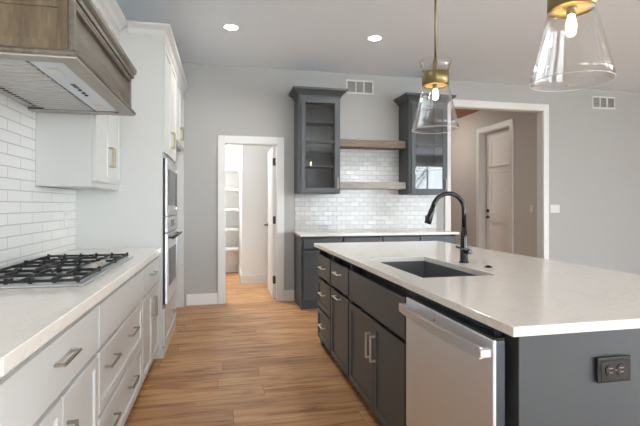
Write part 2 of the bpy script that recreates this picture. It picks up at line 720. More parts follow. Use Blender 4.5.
# pantry shell
pw = MB()
pw.box(-1.0, -0.9, 5.971, 8.56, 0, CEIL).box(-1.0, 0.295, 8.56, 8.66, 0, CEIL).box(0.295, 1.72, 7.22, 8.66, 0, CEIL).box(1.60, 1.72, 5.971, 7.22, 0, CEIL)
struct('wall_pantry', pw, 'pantry_paint', 'white pantry walls behind the doorway')
# hall shell
HX = 4.70
hw = MB()
hw.box(HX, 4.86, 5.971, 6.64, 0, CEIL).box(HX, 4.86, 7.54, 10.6, 0, CEIL).box(HX, 4.86, 6.64, 7.54, 2.60, CEIL)
hw.box(2.75, 2.87, 5.971, 10.6, 0, CEIL).box(2.75, 4.86, 10.6, 10.72, 0, CEIL)
struct('wall_hall', hw, 'hall_paint', 'beige hallway walls beyond the wide opening')
struct('ceiling_hall', MB().box(2.871, HX - 0.001, 5.972, 10.599, CEIL - 0.02, CEIL - 0.001), 'ceiling_wood', 'stained wood hallway ceiling')

# casings
def casing(name, x0, x1, top, label, jamb_to=5.97):
    m = MB()
    w, t = 0.09, 0.02
    y0, y1 = YB - t, YB - 0.0005
    m.box(x0 - w + .006, x0 + .006, y0, y1, 0, top + w, 0.002).box(x1 - .006, x1 + w - .006, y0, y1, 0, top + w, 0.002)
    m.box(x0 + .006, x1 - .006, y0, y1, top - .006, top + w, 0.002)
    # jamb lining
    m.box(x0, x0 + 0.012, y1, jamb_to, 0, top).box(x1 - 0.012, x1, y1, jamb_to, 0, top).box(x0, x1, y1, jamb_to, top - 0.012, top)
    return struct(name, m, 'trim_paint', label)


casing('trim_1', 0.02, 0.70, 2.06, 'white casing around the pantry doorway')
casing('trim_2', 3.17, 4.70, 2.68, 'white casing around the wide hall opening')
m = MB()
for (a, b, z0, z1) in ((6.55, 6.64, 0, 2.69), (7.54, 7.63, 0, 2.69), (6.64, 7.54, 2.60, 2.69)):
    m.box(HX - 0.02, HX - 0.0005, a, b, z0, z1, 0.002)
m.box(HX, 4.815, 6.64, 6.65, 0, 2.6).box(HX, 4.815, 7.53, 7.54, 0, 2.6).box(HX, 4.815, 6.65, 7.53, 2.59, 2.6)
m.box(4.862, 4.876, 6.60, 6.67, 0, 2.64).box(4.862, 4.876, 7.51, 7.58, 0, 2.64).box(4.862, 4.876, 6.67, 7.51, 2.57, 2.64)  # unseen strips added behind the door to block daylight at its edges
struct('trim_3', m, 'trim_paint', 'white casing and added light stops around the hall door')

def base_run(name, boxes, label):
    m = MB()
    for b in boxes:
        m.box(*b, 0, 0.14, 0.003)
    struct(name, m, 'trim_paint', label)


base_run('baseboard_back', [(-0.45, -0.066, YB - 0.016, YB - 0.0005), (0.786, 0.925, YB - 0.016, YB - 0.0005), (2.97, 3.083, YB - 0.016, YB - 0.0005), (4.786, 8.49, YB - 0.016, YB - 0.0005)],
         'white baseboard along the grey back wall')
base_run('baseboard_pantry', [(0.295, 1.59, 7.204, 7.2195), (0.279, 0.2945, 7.204, 8.555), (-0.89, 0.279, 8.544, 8.5595), (-0.8995, -0.884, 5.98, 8.54)],
         'white baseboard around the pantry walls')
base_run('baseboard_hall', [(HX - 0.016, HX - 0.0005, 5.98, 6.548), (HX - 0.016, HX - 0.0005, 7.632, 10.59), (2.88, HX - 0.02, 10.584, 10.5995)],
         'white baseboard along the hall walls')

# doors
def lever(F, u, z, n0, direction, parent):
    m = MB()
    m.cyl(fp(F, u, n0, z), fp(F, u, n0 + 0.012, z), 0.028, n=24)
    m.cyl(fp(F, u, n0 + 0.012, z), fp(F, u, n0 + 0.05, z), 0.010, n=14)
    m.tube([fp(F, u, n0 + 0.05, z), fp(F, u + direction * 0.05, n0 + 0.052, z), fp(F, u + direction * 0.115, n0 + 0.05, z)], [0.011, 0.010, 0.008])
    return m.build('door_handle', 'matte_black', parent)


d1 = thing('door_1', (0.68, 6.0, 0), 'white pantry door standing open into the pantry', None, kind='structure')
m = MB()
F = ('-X', 0.742)
m.box(0.651, 0.687, 5.99, 6.69, 0.012, 2.045, 0.0015)
m.build('door_leaf', 'trim_paint', d1)
for nm, z0, z1 in (('door_panel', 1.15, 1.95), ('door_panel', 0.2, 1.0)):
    MB().shaker(('-X', 0.651), 6.05, 6.63, 0.0005, 0.006, z0, z1, 0.03, 0.004).build(nm, 'trim_paint', d1)
lever(('-X', 0.651), 6.63, 0.97, 0, -1, d1)
for z in (1.84, 1.06, 0.26):
    MB().box(0.652, 0.6875, 5.984, 5.9895, z - 0.05, z + 0.05).cyl((0.682, 5.980, z - 0.052), (0.682, 5.980, z + 0.052), 0.007, n=10).build('hinge', 'matte_black', d1)

d2 = thing('door_2', (4.84, 7.09, 0), 'pale panelled hall door with black lever and deadbolt', None, kind='structure')
F = ('-X', 4.86)
m = MB()
zs = [0.012, 0.25, 0.95, 1.107, 1.866, 1.97, 2.46, 2.585]
m.fbox(F, 6.655, 6.78, 0, 0.044, 0.012, 2.585).fbox(F, 7.40, 7.525, 0, 0.04, 0.012, 2.585)
for a, b in ((0, 1), (2, 3), (4, 5), (6, 7)):
    m.fbox(F, 6.78, 7.40, 0, 0.04, zs[a], zs[b])
m.build('door_frame', 'pine_door', d2)
for a, b in ((1, 2), (3, 4), (5, 6)):
    MB().shaker(F, 6.781, 7.399, 0.004, 0.034, zs[a], zs[b], .03, .016).build('door_panel', 'pine_door', d2)
MB().fbox(F, 6.74, 7.44, 0.0445, 0.075, 1.955, 1.978, .002).build('door_ledge', 'pine_door', d2)
lever(F, 7.46, 1.04, 0.04, -1, d2)
MB().cyl(fp(F, 7.46, 0.04, 1.155), fp(F, 7.46, 0.062, 1.155), 0.029, 0.026, n=24).build('deadbolt', 'matte_black', d2)

# ------------------------------------------------------------------ left run
WX = -1.138          # face of the backsplash
FL = ('+X', -0.53)   # face frames of the white base units


def base_unit(name, F, depth, u0, u1, top, mat, label, toe=0.09, toe_in=0.06, toe_mat=None, group=None, frame_t=0.02, set_back=0.0):
    """open carcass with a face board; fronts are added by the caller"""
    root = thing(name, fp(F, (u0 + u1) / 2, -depth / 2, 0), label, 'cabinet', group)
    m = MB()
    g = 0.0008
    if set_back:
        # frameless: only the board edges come forward between the fronts
        m.fbox(F, u0 + 0.018, u1 - 0.018, -set_back - frame_t, -set_back, toe + 0.018, top)
        m.fbox(F, u0 + 0.018, u1 - 0.018, -set_back, 0, toe, toe + 0.018)
        frame_t = -0.0
    else:
        m.fbox(F, u0 + g, u1 - g, -frame_t, 0, toe, top)
    m.fbox(F, u0 + g, u0 + 0.018, -depth, -frame_t, toe, top).fbox(F, u1 - 0.018, u1 - g, -depth, -frame_t, toe, top)
    m.fbox(F, u0 + 0.018, u1 - 0.018, -depth, -depth + 0.012, toe, top)
    m.fbox(F, u0 + 0.018, u1 - 0.018, -depth + 0.012, -max(frame_t, set_back), toe, toe + 0.018)
    m.build('carcass', mat, root)
    MB().fbox(F, u0 + g, u1 - g, -toe_in - 0.018, -toe_in, 0.0, toe - 0.0005).build('toe_kick', toe_mat or mat, root)
    return root


LT = 0.868
# unit beside the cooktop, nearest
u = base_unit('base_cabinet', FL, 0.605, 1.17, 2.035, LT, 'white_cabinet', 'nearest white base cabinet with one wide drawer above two doors')
d = MB().fbox(FL, 1.182, 2.022, 0.0005, 0.02, 0.655, 0.838, 0.002).build('drawer', 'white_cabinet', u)
pull(FL, 1.60, 0.765, 0.165, 0.02, d)
for a, b, h in ((1.182, 1.597, 1.560), (1.603, 2.022, 1.642)):
    d = MB().shaker(FL, a, b, 0.0005, 0.02, 0.10, 0.636).build('door', 'white_cabinet', u)
    pull(FL, h, 0.465, 0.15, 0.02, d, vertical=True)
# drawer stack under the cooktop
u = base_unit('base_cabinet', FL, 0.605, 2.035, 3.085, LT, 'white_cabinet', 'white drawer base under the cooktop with two deep drawers')
MB().fbox(FL, 2.047, 3.072, 0.0005, 0.02, 0.655, 0.838, 0.002).build('false_front', 'white_cabinet', u)
for z0, z1, hz in ((0.372, 0.636, 0.545), (0.10, 0.353, 0.26)):
    d = MB().shaker(FL, 2.047, 3.072, 0.0005, 0.02, z0, z1).build('drawer', 'white_cabinet', u)
    pull(FL, 2.22, hz, 0.18, 0.02, d)
    pull(FL, 2.70, hz, 0.18, 0.02, d)
# narrow unit beside the tower
u = base_unit('base_cabinet', FL, 0.605, 3.085, 3.866, LT, 'white_cabinet', 'white base cabinet between cooktop and oven tower with short drawer above doors')
d = MB().fbox(FL, 3.10, 3.852, 0.0005, 0.02, 0.655, 0.838, 0.002).build('drawer', 'white_cabinet', u)
pull(FL, 3.45, 0.765, 0.165, 0.02, d)
for a, b, h in ((3.10, 3.473, 3.44), (3.479, 3.852, 3.512)):
    d = MB().shaker(FL, a, b, 0.0005, 0.02, 0.10, 0.636, 0.055).build('door', 'white_cabinet', u)
    pull(FL, h, 0.51, 0.15, 0.02, d, vertical=True)

wt = MB()
wt.box(WX, -0.49, 1.15, 3.866, 0.869, 0.914, 0.003)
tag(wt.build('worktop', 'quartz'), 'white quartz worktop along the left wall under the cooktop', 'worktop')

tb = MB().box(-1.1495, -1.139, 1.15, 3.088, 0.9145, 2.25).box(-1.1495, -1.139, 3.088, 3.866, 0.9145, 1.379)
tag(tb.build('tile_backsplash', 'subway_tile'), 'white subway tile backsplash behind the cooktop', 'backsplash')

o = thing('wall_outlet', (-1.139, 3.63, 1.16), 'white outlet plate on the subway tile by the tower', 'outlet')
MB().box(-1.1388, -1.132, 3.595, 3.665, 1.105, 1.22, 0.0015).build('plate', 'white_plastic', o)
for z in (1.14, 1.185):
    MB().box(-1.132, -1.1305, 3.613, 3.647, z - 0.014, z + 0.014, 0.0005).build('receptacle', 'white_plastic', o)

# cooktop
ct = thing('gas_cooktop', (-0.86, 2.63, 0.9145), 'stainless gas cooktop with black iron grates on the left worktop', 'cooktop')
CX0, CX1, CY0, CY1 = -1.115, -0.585, 2.085, 3.17
MB().box(CX0, CX1, CY0, CY1, 0.9145, 0.924, 0.004, 2).box(CX0 + .025, CX1 - .025, CY0 + .025, CY1 - .025, 0.924, 0.9265, 0.001).build('tray', 'stainless_smooth', ct)


def burner(x, y, r):
    b = MB().lathe(x, y, [(0, .927), (r, .927), (r, .930), (r * .8, .933), (0, .933)], 28).build('burner', 'burner_metal', ct)
    MB().lathe(x, y, [(0, .933), (r * .78, .933), (r * .78, .937), (r * .6, .939), (0, .939)], 28).build('burner_cap', 'cast_iron', b)


yc = (CY0 + CY1) / 2
BURN = [(-0.98, CY0 + .20, .042), (-0.72, CY0 + .20, .05), (-0.90, yc, .062), (-0.98, CY1 - .20, .05), (-0.72, CY1 - .20, .042)]
for bx_ in BURN:
    burner(*bx_)
secs = [(CY0 + .03, CY0 + .366), (CY0 + .372, CY1 - .372), (CY1 - .366, CY1 - .03)]
T = 0.008
for gi, (a, b) in enumerate(secs):
    m = MB()
    xa, xb = CX0 + .03, CX1 - .025
    z0, z1 = 0.931, 0.943
    m.box(xa, xb, a, a + T, z0, z1, .002).box(xa, xb, b - T, b, z0, z1, .002)
    m.box(xa, xa + T, a + T, b - T, z0, z1, .002).box(xb - T, xb, a + T, b - T, z0, z1, .002)
    cy = (a + b) / 2
    xm = (xa + xb) / 2
    if gi != 1:
        m.box(xm - T / 2, xm + T / 2, a + T, b - T, z0, z1, .002)
    cxs = [-0.98, -0.72] if gi != 1 else [-0.90]
    # fingers reaching from the frame towards the burners
    for cx in cxs:
        for off in (-.09, 0, .09):
            for sg in (-1, 1):
                e = a + T if sg < 0 else b - T
                tip = cy + sg * .035 if off == 0 else e - sg * .05
                m.box(cx + off - T / 2, cx + off + T / 2, min(e, tip), max(e, tip), z0 + .001, z1 + .003, .002)
        lo = xa + T if (gi == 1 or cx < xm) else xm + T / 2
        hi = (xb - T if cx > xm else xm - T / 2) if gi != 1 else cx + .15
        m.box(lo, cx - .035, cy - T / 2, cy + T / 2, z0 + .001, z1 + .003, .002)
        m.box(cx + .035, hi, cy - T / 2, cy + T / 2, z0 + .001, z1 + .003, .002)
    if gi == 1:
        m.box(-.745, -.745 + T, a + T, b - T, z0, z1, .002)
    nx = 6
    for i in range(nx):
        x = xa + T / 2 + (xb - xa - T) * i / (nx - 1)
        for y in (a + T / 2, b - T / 2):
            m.box(x - .006, x + .006, y - .006, y + .006, .9266, z0 + .001)
            m.box(x - .0065, x + .0065, y - .006, y + .006, z1 - .002, z1 + .008, .002)
    m.build('grate', 'cast_iron', ct)
for i in range(5):
    y = yc + (i - 2) * 0.062
    x = -0.665 - 0.02 * math.cos((i - 2) * 0.7)
    k = MB().lathe(x, y, [(0, .9266), (.021, .9266), (.021, .930), (.017, .932), (.015, .944), (.013, .947), (0, .947)], 24).build('knob', 'burner_metal', ct)

# range hood
hd = thing('range_hood', (-1.138, 2.47, 1.837), 'stained wood range hood with steel insert above the cooktop', 'range hood')
HX1, HY0, HY1 = -0.578, 1.91, 3.03
HZ0, HZ1 = 1.865, 2.065
m = MB()
m.box(WX, HX1 - .012, HY0 + .012, HY0 + .03, HZ0, HZ1).box(WX, HX1 - .012, HY1 - .03, HY1 - .012, HZ0, HZ1).box(HX1 - .03, HX1 - .012, HY0 + .03, HY1 - .03, HZ0, HZ1)
m.box(WX, HX1 - .03, HY0 + .03, HY1 - .03, HZ1 - .02, HZ1)
m.build('hood_box', 'hood_wood', hd)
FF = ('+X', HX1 - .012)
MB().shaker(FF, HY0, HY1, 0.0003, .0215, HZ0, HZ1, .036, .018).build('front_panel', 'hood_wood_long_lit', hd)
MB().shaker(('-Y', HY0 + .012), WX, HX1 - .0125, 0.0003, .016, HZ0, HZ1, .05, .006).build('side_panel', 'hood_wood', hd)
MB().shaker(('+Y', HY1 - .012), WX, HX1 - .0125, 0.0003, .012, HZ0, HZ1, .05, .006).build('side_panel', 'hood_wood', hd)
MB().sweep([(WX, HY0), (HX1 + .01, HY0), (HX1 + .01, HY1), (WX, HY1)][::1],
           [(0, 2.066), (.012, 2.066), (.012, 2.088), (.018, 2.094), (.026, 2.106), (.026, 2.126), (0, 2.126)]).build('crown', 'hood_wood_long_lit', hd)
m = MB()
m.sweep([(WX, HY0), (HX1 + .01, HY0), (HX1 + .01, HY1), (WX, HY1)],
        [(-.056, 1.837), (.018, 1.837), (.022, 1.843), (.022, 1.853), (.006, 1.866), (-.056, 1.866)])
m.build('bottom_trim', 'hood_wood_long_lit', hd)
m = MB().sweep([(WX, HY0), (HX1 + .01, HY0), (HX1 + .01, HY1), (WX, HY1)], [(-.058, 1.830), (.014, 1.830), (.014, 1.8365), (-.058, 1.8365)])
m.build('underside_board', 'underside_grey', hd, 'pale grey underside of the hood')
ins = MB().box(WX, -.626, HY0 + .058, HY1 - .058, 1.846, 1.858).build('insert', 'hood_steel', hd, 'brushed steel hood insert')
FX1 = -.765
m = MB().box(FX1 + .004, -.629, HY0 + .062, HY1 - .062, 1.838, 1.846, .001)
m.build('control_strip', 'stainless_smooth', ins)
nsl = 26
for half in range(2):
    m = MB()
    a = HY0 + .066 + half * .50
    b = a + .488
    for i in range(9):
        y = a + (b - a) * (i + .12) / 9
        m.prism([(y, 1.844), (y + .039, 1.844), (y + .033, 1.834), (y + .006, 1.834)], 'x', WX + .10, FX1 - .004)
    m.build('baffle_filter', 'hood_steel', ins)
    MB().box(WX + .101, FX1 - .005, a, b, 1.8445, 1.8458).build('filter_backing', 'dark_slot', ins)
for i in range(22):
    y = HY0 + .09 + i * .043
    MB().box(WX + .045, WX + .068, y, y + .018, 1.8445, 1.8458).build('air_slot', 'dark_slot', ins)
for i, y in enumerate((2.44, 2.50, 2.55)):
    MB().cyl((-.70, y, 1.8379), (-.70, y, 1.833), .009, n=16).build('control_button', 'black_plastic', ins)
MB().box(-.712, -.69, 2.33, 2.41, 1.8365, 1.8379, .0005).build('control_display', 'black_plastic', ins)
for y in (2.08, 2.80):
    MB().box(-.73, -.68, y, y + .10, 1.8365, 1.8379, .0005).build('lamp_lens', 'white_plastic', ins)
MB().box(WX, -.90, 2.12, 2.84, 2.1265, CEIL - .002, .002).build('chimney', 'hood_wood', hd)

# wall cabinet beside the hood
CR = [(0, 2.625), (.008, 2.625), (.008, 2.645), (.016, 2.652), (.030, 2.690), (.062, 2.712), (.068, 2.718), (.068, 2.732), (0, 2.732)]
uc = thing('wall_cabinet', (-0.98, 3.48, 1.38), 'white two door wall cabinet between the wood hood and oven tower', 'cabinet')
F = ('+X', -0.82)
m = MB().box(WX, -0.82, 3.09, 3.108, 1.38, 2.625).box(WX, -0.82, 3.848, 3.866, 1.38, 2.625).box(WX, -.84, 3.108, 3.848, 1.385, 1.403).box(WX, -.82, 3.108, 3.848, 2.607, 2.625)
m.box(WX, WX + .012, 3.108, 3.848, 1.403, 2.607).box(-.84, -.82, 3.108, 3.848, 1.38, 2.607)
m.build('carcass', 'white_cabinet', uc)
for a, b, h in ((3.125, 3.478, 3.448), (3.482, 3.832, 3.512)):
    d = MB().shaker(F, a, b, .0005, .02, 1.418, 2.60, .06).build('door', 'white_cabinet', uc)
    pull(F, h, 1.605, .145, .02, d, 'champagne', vertical=True)
MB().sweep([(WX, 3.09), (-0.82, 3.09), (-0.82, 3.866)], CR).build('crown', 'white_cabinet', uc)

# oven tower
F = ('+X', -0.49)
TY0, TY1 = 3.87, 4.82
tw = thing('oven_tower', (-0.81, 4.345, 0), 'tall white tower cabinet holding the microwave and wall oven', 'cabinet')
m = MB().box(-1.148, -.49, TY0, TY0 + .018, 0, 2.64).box(-1.148, -.49, TY1 - .019, TY1 - .001, 0, 2.64).box(-1.148, -1.136, TY0 + .018, TY1 - .019, 0, 2.64)
m.box(-1.136, -.49, TY0 + .018, TY1 - .019, .405, .425).box(-1.136, -.49, TY0 + .018, TY1 - .019, 1.662, 1.682).box(-1.136, -.49, TY0 + .018, TY1 - .019, 2.62, 2.64)
m.box(-.51, -.49, TY0 + .018, TY0 + .055, .425, 1.662).box(-.51, -.49, TY1 - .056, TY1 - .019, .425, 1.662)
m.box(-.51, -.49, TY0 + .018, TY1 - .019, 1.682, 2.62).box(-.51, -.49, TY0 + .018, TY1 - .019, .085, .405)
m.box(-1.148, -.49, TY0, TY0 + .018, 2.64, 2.731)
m.build('carcass', 'white_cabinet', tw)
MB().box(-.4895, -.476, TY0, TY1 - .001, 0, .082, .002).build('plinth', 'white_cabinet', tw)
mid = (TY0 + TY1) / 2
for a, b, h in ((TY0 + .018, mid - .002, mid - .035), (mid + .002, TY1 - .018, mid + .035)):
    d = MB().shaker(F, a, b, .0005, .02, 1.70, 2.60, .06).build('door', 'white_cabinet', tw)
    pull(F, h, 1.86, .145, .02, d, 'champagne', vertical=True)
d = MB().shaker(F, TY0 + .018, TY1 - .018, .0005, .02, .092, .40, .055).build('drawer', 'white_cabinet', tw)
pull(F, mid, .27, .18, .02, d)
MB().sweep([(-.748, TY0), (-.49, TY0), (-.49, TY1 - .001)], CR).build('crown', 'white_cabinet', tw)

mw = thing('microwave', (-.75, mid, 1.17), 'built-in stainless microwave above the wall oven', 'microwave')
a, b = TY0 + .06, TY1 - .06
MB().box(-1.0, -.475, a + .004, b - .004, 1.168, 1.655, .002).build('body', 'black_plastic', mw)
d = MB().shaker(F, a, b, .0155, .034, 1.168, 1.655, .07, .004).build('door', 'stainless_smooth', mw)
MB().fbox(F, a + .12, b - .18, .031, .0335, 1.26, 1.57, .001).build('window', 'black_glass', d)
MB().fbox(F, b - .10, b - .04, .0341, .0365, 1.24, 1.58, .0008).build('control_panel', 'black_glass', mw)
ov = thing('wall_oven', (-.75, mid, .43), 'built-in stainless wall oven below the microwave', 'oven')
MB().box(-1.08, -.475, a + .004, b - .004, .4255, 1.162, .002).build('body', 'black_plastic', ov)
cp = MB().fbox(F, a, b, .0155, .034, 1.03, 1.162, .002).build('control_panel', 'stainless_smooth', ov)
MB().fbox(F, mid - .15, mid + .15, .0341, .0352, 1.07, 1.13, .0004).build('display', 'black_glass', cp)
d = MB().shaker(F, a, b, .0155, .036, .432, 1.02, .10, .003).build('door', 'stainless', ov)
MB().fbox(F, a + .14, b - .14, .0335, .0356, .56, .88, .0008).build('window', 'black_glass', d)
m = MB().cyl(fp(F, a + .03, .075, .985), fp(F, b - .03, .075, .985), .012)
for y in (a + .07, b - .07):
    m.cyl(fp(F, y, .036, .985), fp(F, y, .072, .985), .008, n=12)
m.build('handle', 'matte_black', d)

# cabinet above the fridge recess
fc = thing('fridge_surround', (-.81, 5.33, 0), 'white cabinet and end panel around the empty fridge recess beyond the oven tower', 'cabinet')
a, b = 4.821, 5.755
m = MB().box(-1.148, -.51, a, b, 1.92, 1.94).box(-1.148, -.51, a, b, 2.62, 2.64).box(-.51, -.49, a, b, 1.92, 2.64).box(-1.148, -1.136, a, b, 1.94, 2.62)
m.build('carcass', 'white_cabinet', fc)
MB().box(-1.148, -.478, b + .0005, 5.8335, 0, 2.64, .001).build('end_panel', 'white_cabinet', fc)
mid = (a + b) / 2
for p, q, h in ((a + .012, mid - .002, mid - .035), (mid + .002, b - .012, mid + .035)):
    d = MB().shaker(F, p, q, .0005, .02, 1.94, 2.60, .06).build('door', 'white_cabinet', fc)
    pull(F, h, 2.065, .145, .02, d, 'champagne', vertical=True)
MB().sweep([(-.49, a), (-.49, 5.8335)], CR).build('crown', 'white_cabinet', fc)

# ------------------------------------------------------------------ island
FI = ('-X', 0.855)
IT = 0.883


def isl(name, u0, u1, label):
    return base_unit(name, FI, 0.855, u0, u1, IT, 'charcoal_cabinet', label, toe=0.072, toe_in=0.06, toe_mat='toe_black', set_back=0.07)


u = isl('island_cabinet', 3.46, 3.965, 'charcoal island cabinet with three stacked drawers at the far end')
for k, (z0, z1) in enumerate(((.632, .822), (.362, .608), (.082, .338))):
    mm = MB()
    if k == 0:
        mm.fbox(FI, 3.475, 3.952, .0005, .02, z0, z1, .002)
    else:
        mm.shaker(FI, 3.475, 3.952, .0005, .02, z0, z1, .055)
    d = mm.build('drawer', 'charcoal_cabinet', u)
    pull(FI, 3.71, (z0 + z1) / 2 + (0 if k == 0 else .02), .15, .02, d, 'bright_nickel')
MB().box(.862, .935, 3.90, 3.962, 0, .0715, .004).build('foot', 'charcoal_cabinet', u)
u = isl('island_cabinet', 2.935, 3.46, 'narrow charcoal island cabinet with drawer above single door with horizontal pulls')
d = MB().fbox(FI, 2.95, 3.446, .0005, .02, .632, .822, .002).build('drawer', 'charcoal_cabinet', u)
pull(FI, 3.20, .755, .15, .02, d, 'bright_nickel')
d = MB().shaker(FI, 2.95, 3.446, .0005, .02, .082, .608, .055).build('door', 'charcoal_cabinet', u)
pull(FI, 3.20, .578, .15, .02, d, 'bright_nickel')
u = isl('sink_cabinet', 1.957, 2.935, 'charcoal island sink cabinet with wide false front above two doors')
MB().fbox(FI, 1.972, 2.92, .0005, .02, .625, .822, .002).build('false_front', 'charcoal_cabinet', u)
for a, b, h in ((1.972, 2.419, 2.385), (2.425, 2.92, 2.462)):
    d = MB().shaker(FI, a, b, .0005, .02, .082, .602, .06).build('door', 'charcoal_cabinet', u)
    pull(FI, h, .455, .15, .02, d, 'bright_nickel', vertical=True)

ip = thing('island_surround', (1.3, 1.23, 0), 'charcoal panelling on the near end and back of the island', 'panelling')
MB().shaker(('-Y', 1.262), .872, 1.735, .0008, .072, 0, IT, .058, .012).build('end_panel', 'charcoal_cabinet', ip)
MB().box(1.715, 1.735, 1.263, 3.965, 0, IT).build('back_panel', 'charcoal_cabinet', ip)

# worktop with the sink opening
SX0, SX1, SY0, SY1 = .935, 1.33, 1.985, 2.80
m = MB()
t = bmesh.new()
X = [.81, SX0, SX1, 2.03]
Y = [1.13, SY0, SY1, 4.0]
V = {}
for zi, z in enumerate((.884, .914)):
    for i, x in enumerate(X):
        for j, y in enumerate(Y):
            V[i, j, zi] = t.verts.new((x, y, z))
for zi in (0, 1):
    for i in range(3):
        for j in range(3):
            if (i, j) != (1, 1):
                t.faces.new((V[i, j, zi], V[i + 1, j, zi], V[i + 1, j + 1, zi], V[i, j + 1, zi]))
for i in range(3):
    for (j) in (0, 3):
        t.faces.new((V[i, j, 0], V[i + 1, j, 0], V[i + 1, j, 1], V[i, j, 1]))
        t.faces.new((V[j, i, 0], V[j, i + 1, 0], V[j, i + 1, 1], V[j, i, 1]))
for (p, q) in (((1, 1), (2, 1)), ((2, 1), (2, 2)), ((2, 2), (1, 2)), ((1, 2), (1, 1))):
    t.faces.new((V[p + (0,)], V[q + (0,)], V[q + (1,)], V[p + (1,)]))
bmesh.ops.recalc_face_normals(t, faces=list(t.faces))
es = [e for e in t.edges if len(e.link_faces) == 2 and e.calc_face_angle() > 1.0]
bmesh.ops.bevel(t, geom=es, offset=.002, segments=2, profile=.5, affect='EDGES')
m._take(t)
tag(m.build('island_worktop', 'quartz'), 'white quartz worktop on the charcoal island', 'worktop')

# sink bowl hung below the worktop
sk = thing('kitchen_sink', (1.1, 2.32, .66), 'dark composite undermount sink in the island worktop', 'sink')
m = MB()
t = MB._box(SX0 - .012, SX1 + .012, SY0 - .012, SY1 + .012, .655, .8835)
top = max(t.faces, key=lambda f: f.normal.z)
bmesh.ops.inset_individual(t, faces=[top], thickness=.016, depth=0)
bmesh.ops.inset_individual(t, faces=[top], thickness=.006, depth=-.20)
bmesh.ops.bevel(t, geom=[e for e in top.edges] + [e for e in t.edges if e.verts[0] in top.verts and e.verts[1] not in top.verts or e.verts[1] in top.verts and e.verts[0] not in top.verts],
                offset=.02, segments=4, profile=.5, affect='EDGES')
m._take(t)
m.build('bowl', 'granite_sink', sk)
MB().lathe(1.1, 2.32, [(0, .6845), (.045, .6845), (.045, .688), (.030, .686), (0, .686)], 28).build('drain', 'stainless_smooth', sk)

# faucet
fx, fy = 1.42, 2.45
fa = thing('kitchen_faucet', (fx, fy, .9145), 'dark gunmetal pull-down faucet behind the island sink', 'faucet')
MB().lathe(fx, fy, [(0, .9145), (.029, .9145), (.029, .920), (.024, .926), (.0225, 1.00), (.019, 1.06), (.0150, 1.13), (0, 1.13)], 32).build('body', 'gunmetal', fa)
pts = [(fx, fy, 1.125), (fx, fy, 1.22)]
R = .102
for i in range(0, 15):
    a = math.pi * i / 14 * 0.93
    pts.append((fx - R + R * math.cos(a), fy, 1.232 + R * math.sin(a) * 0.97))
MB().tube(pts, .0135, 18).build('spout', 'gunmetal', fa)
e = Vector(pts[-1])
dr = (e - Vector(pts[-2])).normalized()
h = MB().tube([e, e + dr * .015, e + dr * .02, e + dr * .06, e + dr * .105, e + dr * .108], [.0145, .0145, .017, .0185, .021, .018], 20).build('spray_head', 'gunmetal', fa)
c = e + dr * .075
MB().box(c.x - .025, c.x - .014, c.y - .007, c.y + .007, c.z - .018, c.z + .018, .003).build('spray_button', 'black_plastic', h)
MB().cyl((fx, fy - .01, .985), (fx + .012, fy - .055, .985), .017, .0165).build('valve', 'gunmetal', fa)
MB().tube([(fx + .008, fy - .048, .988), (fx - .03, fy - .056, 1.00), (fx - .085, fy - .058, 1.018)], [.008, .0065, .005], 12).build('lever', 'gunmetal', fa)
ab = thing('air_switch', (1.445, 2.235, .9145), 'small dark round air switch button beside the faucet', 'button')
MB().lathe(1.445, 2.235, [(0, .9145), (.022, .9145), (.022, .918), (.017, .920), (0, .920)], 28).build('collar', 'gunmetal', ab)
MB().lathe(1.445, 2.235, [(0, .9201), (.012, .9201), (.011, .925), (0, .926)], 24).build('plunger', 'gunmetal', ab)

# dishwasher
dw = thing('dishwasher', (1.1, 1.605, 0), 'stainless dishwasher built into the island beside the sink cabinet', 'dishwasher')
DY0, DY1 = 1.214, 1.872
MB().box(.842, 1.42, 1.275, 1.940, .09, .872, .002).build('tub', 'galvanised', dw)
dr_ = MB().box(.800, .8035, DY0, DY1, .085, .850, .0012).box(.8035, .812, DY0, DY1, .085, .850, .001).build('door', 'stainless', dw)
MB().box(.8125, .8415, DY0, DY1, .085, .850, .001).build('door_liner', 'galvanised', dr_)
MB().box(.803, .8415, DY0 + .003, DY1 - .003, .8505, .856, .0008).build('control_edge', 'black_plastic', dr_)
m = MB()
n = 16
top_z, bot_z = .828, .793
ring = []
pts = []
for i in range(n + 1):
    s = i / n
    y = DY0 + .012 + (DY1 - DY0 - .024) * s
    bow = .020 * (1 - (2 * s - 1) ** 2)
    pts.append((y, .762 - bow))
poly = [(x, y) for y, x in pts] + [(x + .012, y) for y, x in reversed(pts)]
bm_ = m.bm
m.prism(poly, 'z', bot_z, top_z)
for y in (DY0 + .018, DY1 - .018):
    m.box(.762, .7998, y - .012, y + .012, bot_z + .004, top_z - .004, .002)
m.build('handle', 'stainless_smooth', dr_)
MB().cyl((.7998, 1.60, .815), (.7990, 1.60, .815), .004, n=14).build('indicator', 'black_plastic', dr_)
MB().box(.87, .885, 1.275, 1.945, 0, .083).build('toe_panel', 'toe_black', dw)

# outlet on the island end
io = thing('island_outlet', (1.213, 1.19, .74), 'black duplex outlet plate on the island end panel', 'outlet')
py = 1.194
MB().box(1.150, 1.277, py - .0085, py - .0005, .700, .781, .004, 2).box(1.160, 1.267, py - .0105, py - .008, .710, .771, .001).build('plate', 'black_plastic', io)
for x in (1.193, 1.234):
    r = MB().cyl((x, py - .0106, .7405), (x, py - .0135, .7405), .0185, .018, n=28).build('receptacle', 'matte_black', io)
    s = MB().box(x - .008, x + .008, py - .0142, py - .0136, .746, .7485).box(x - .006, x + .006, py - .0142, py - .0136, .733, .7355)
    s.build('contact_slot', 'nickel', r)
MB().cyl((1.2135, py - .0106, .7405), (1.2135, py - .0125, .7405), .0035, n=12).build('screw', 'nickel', io)

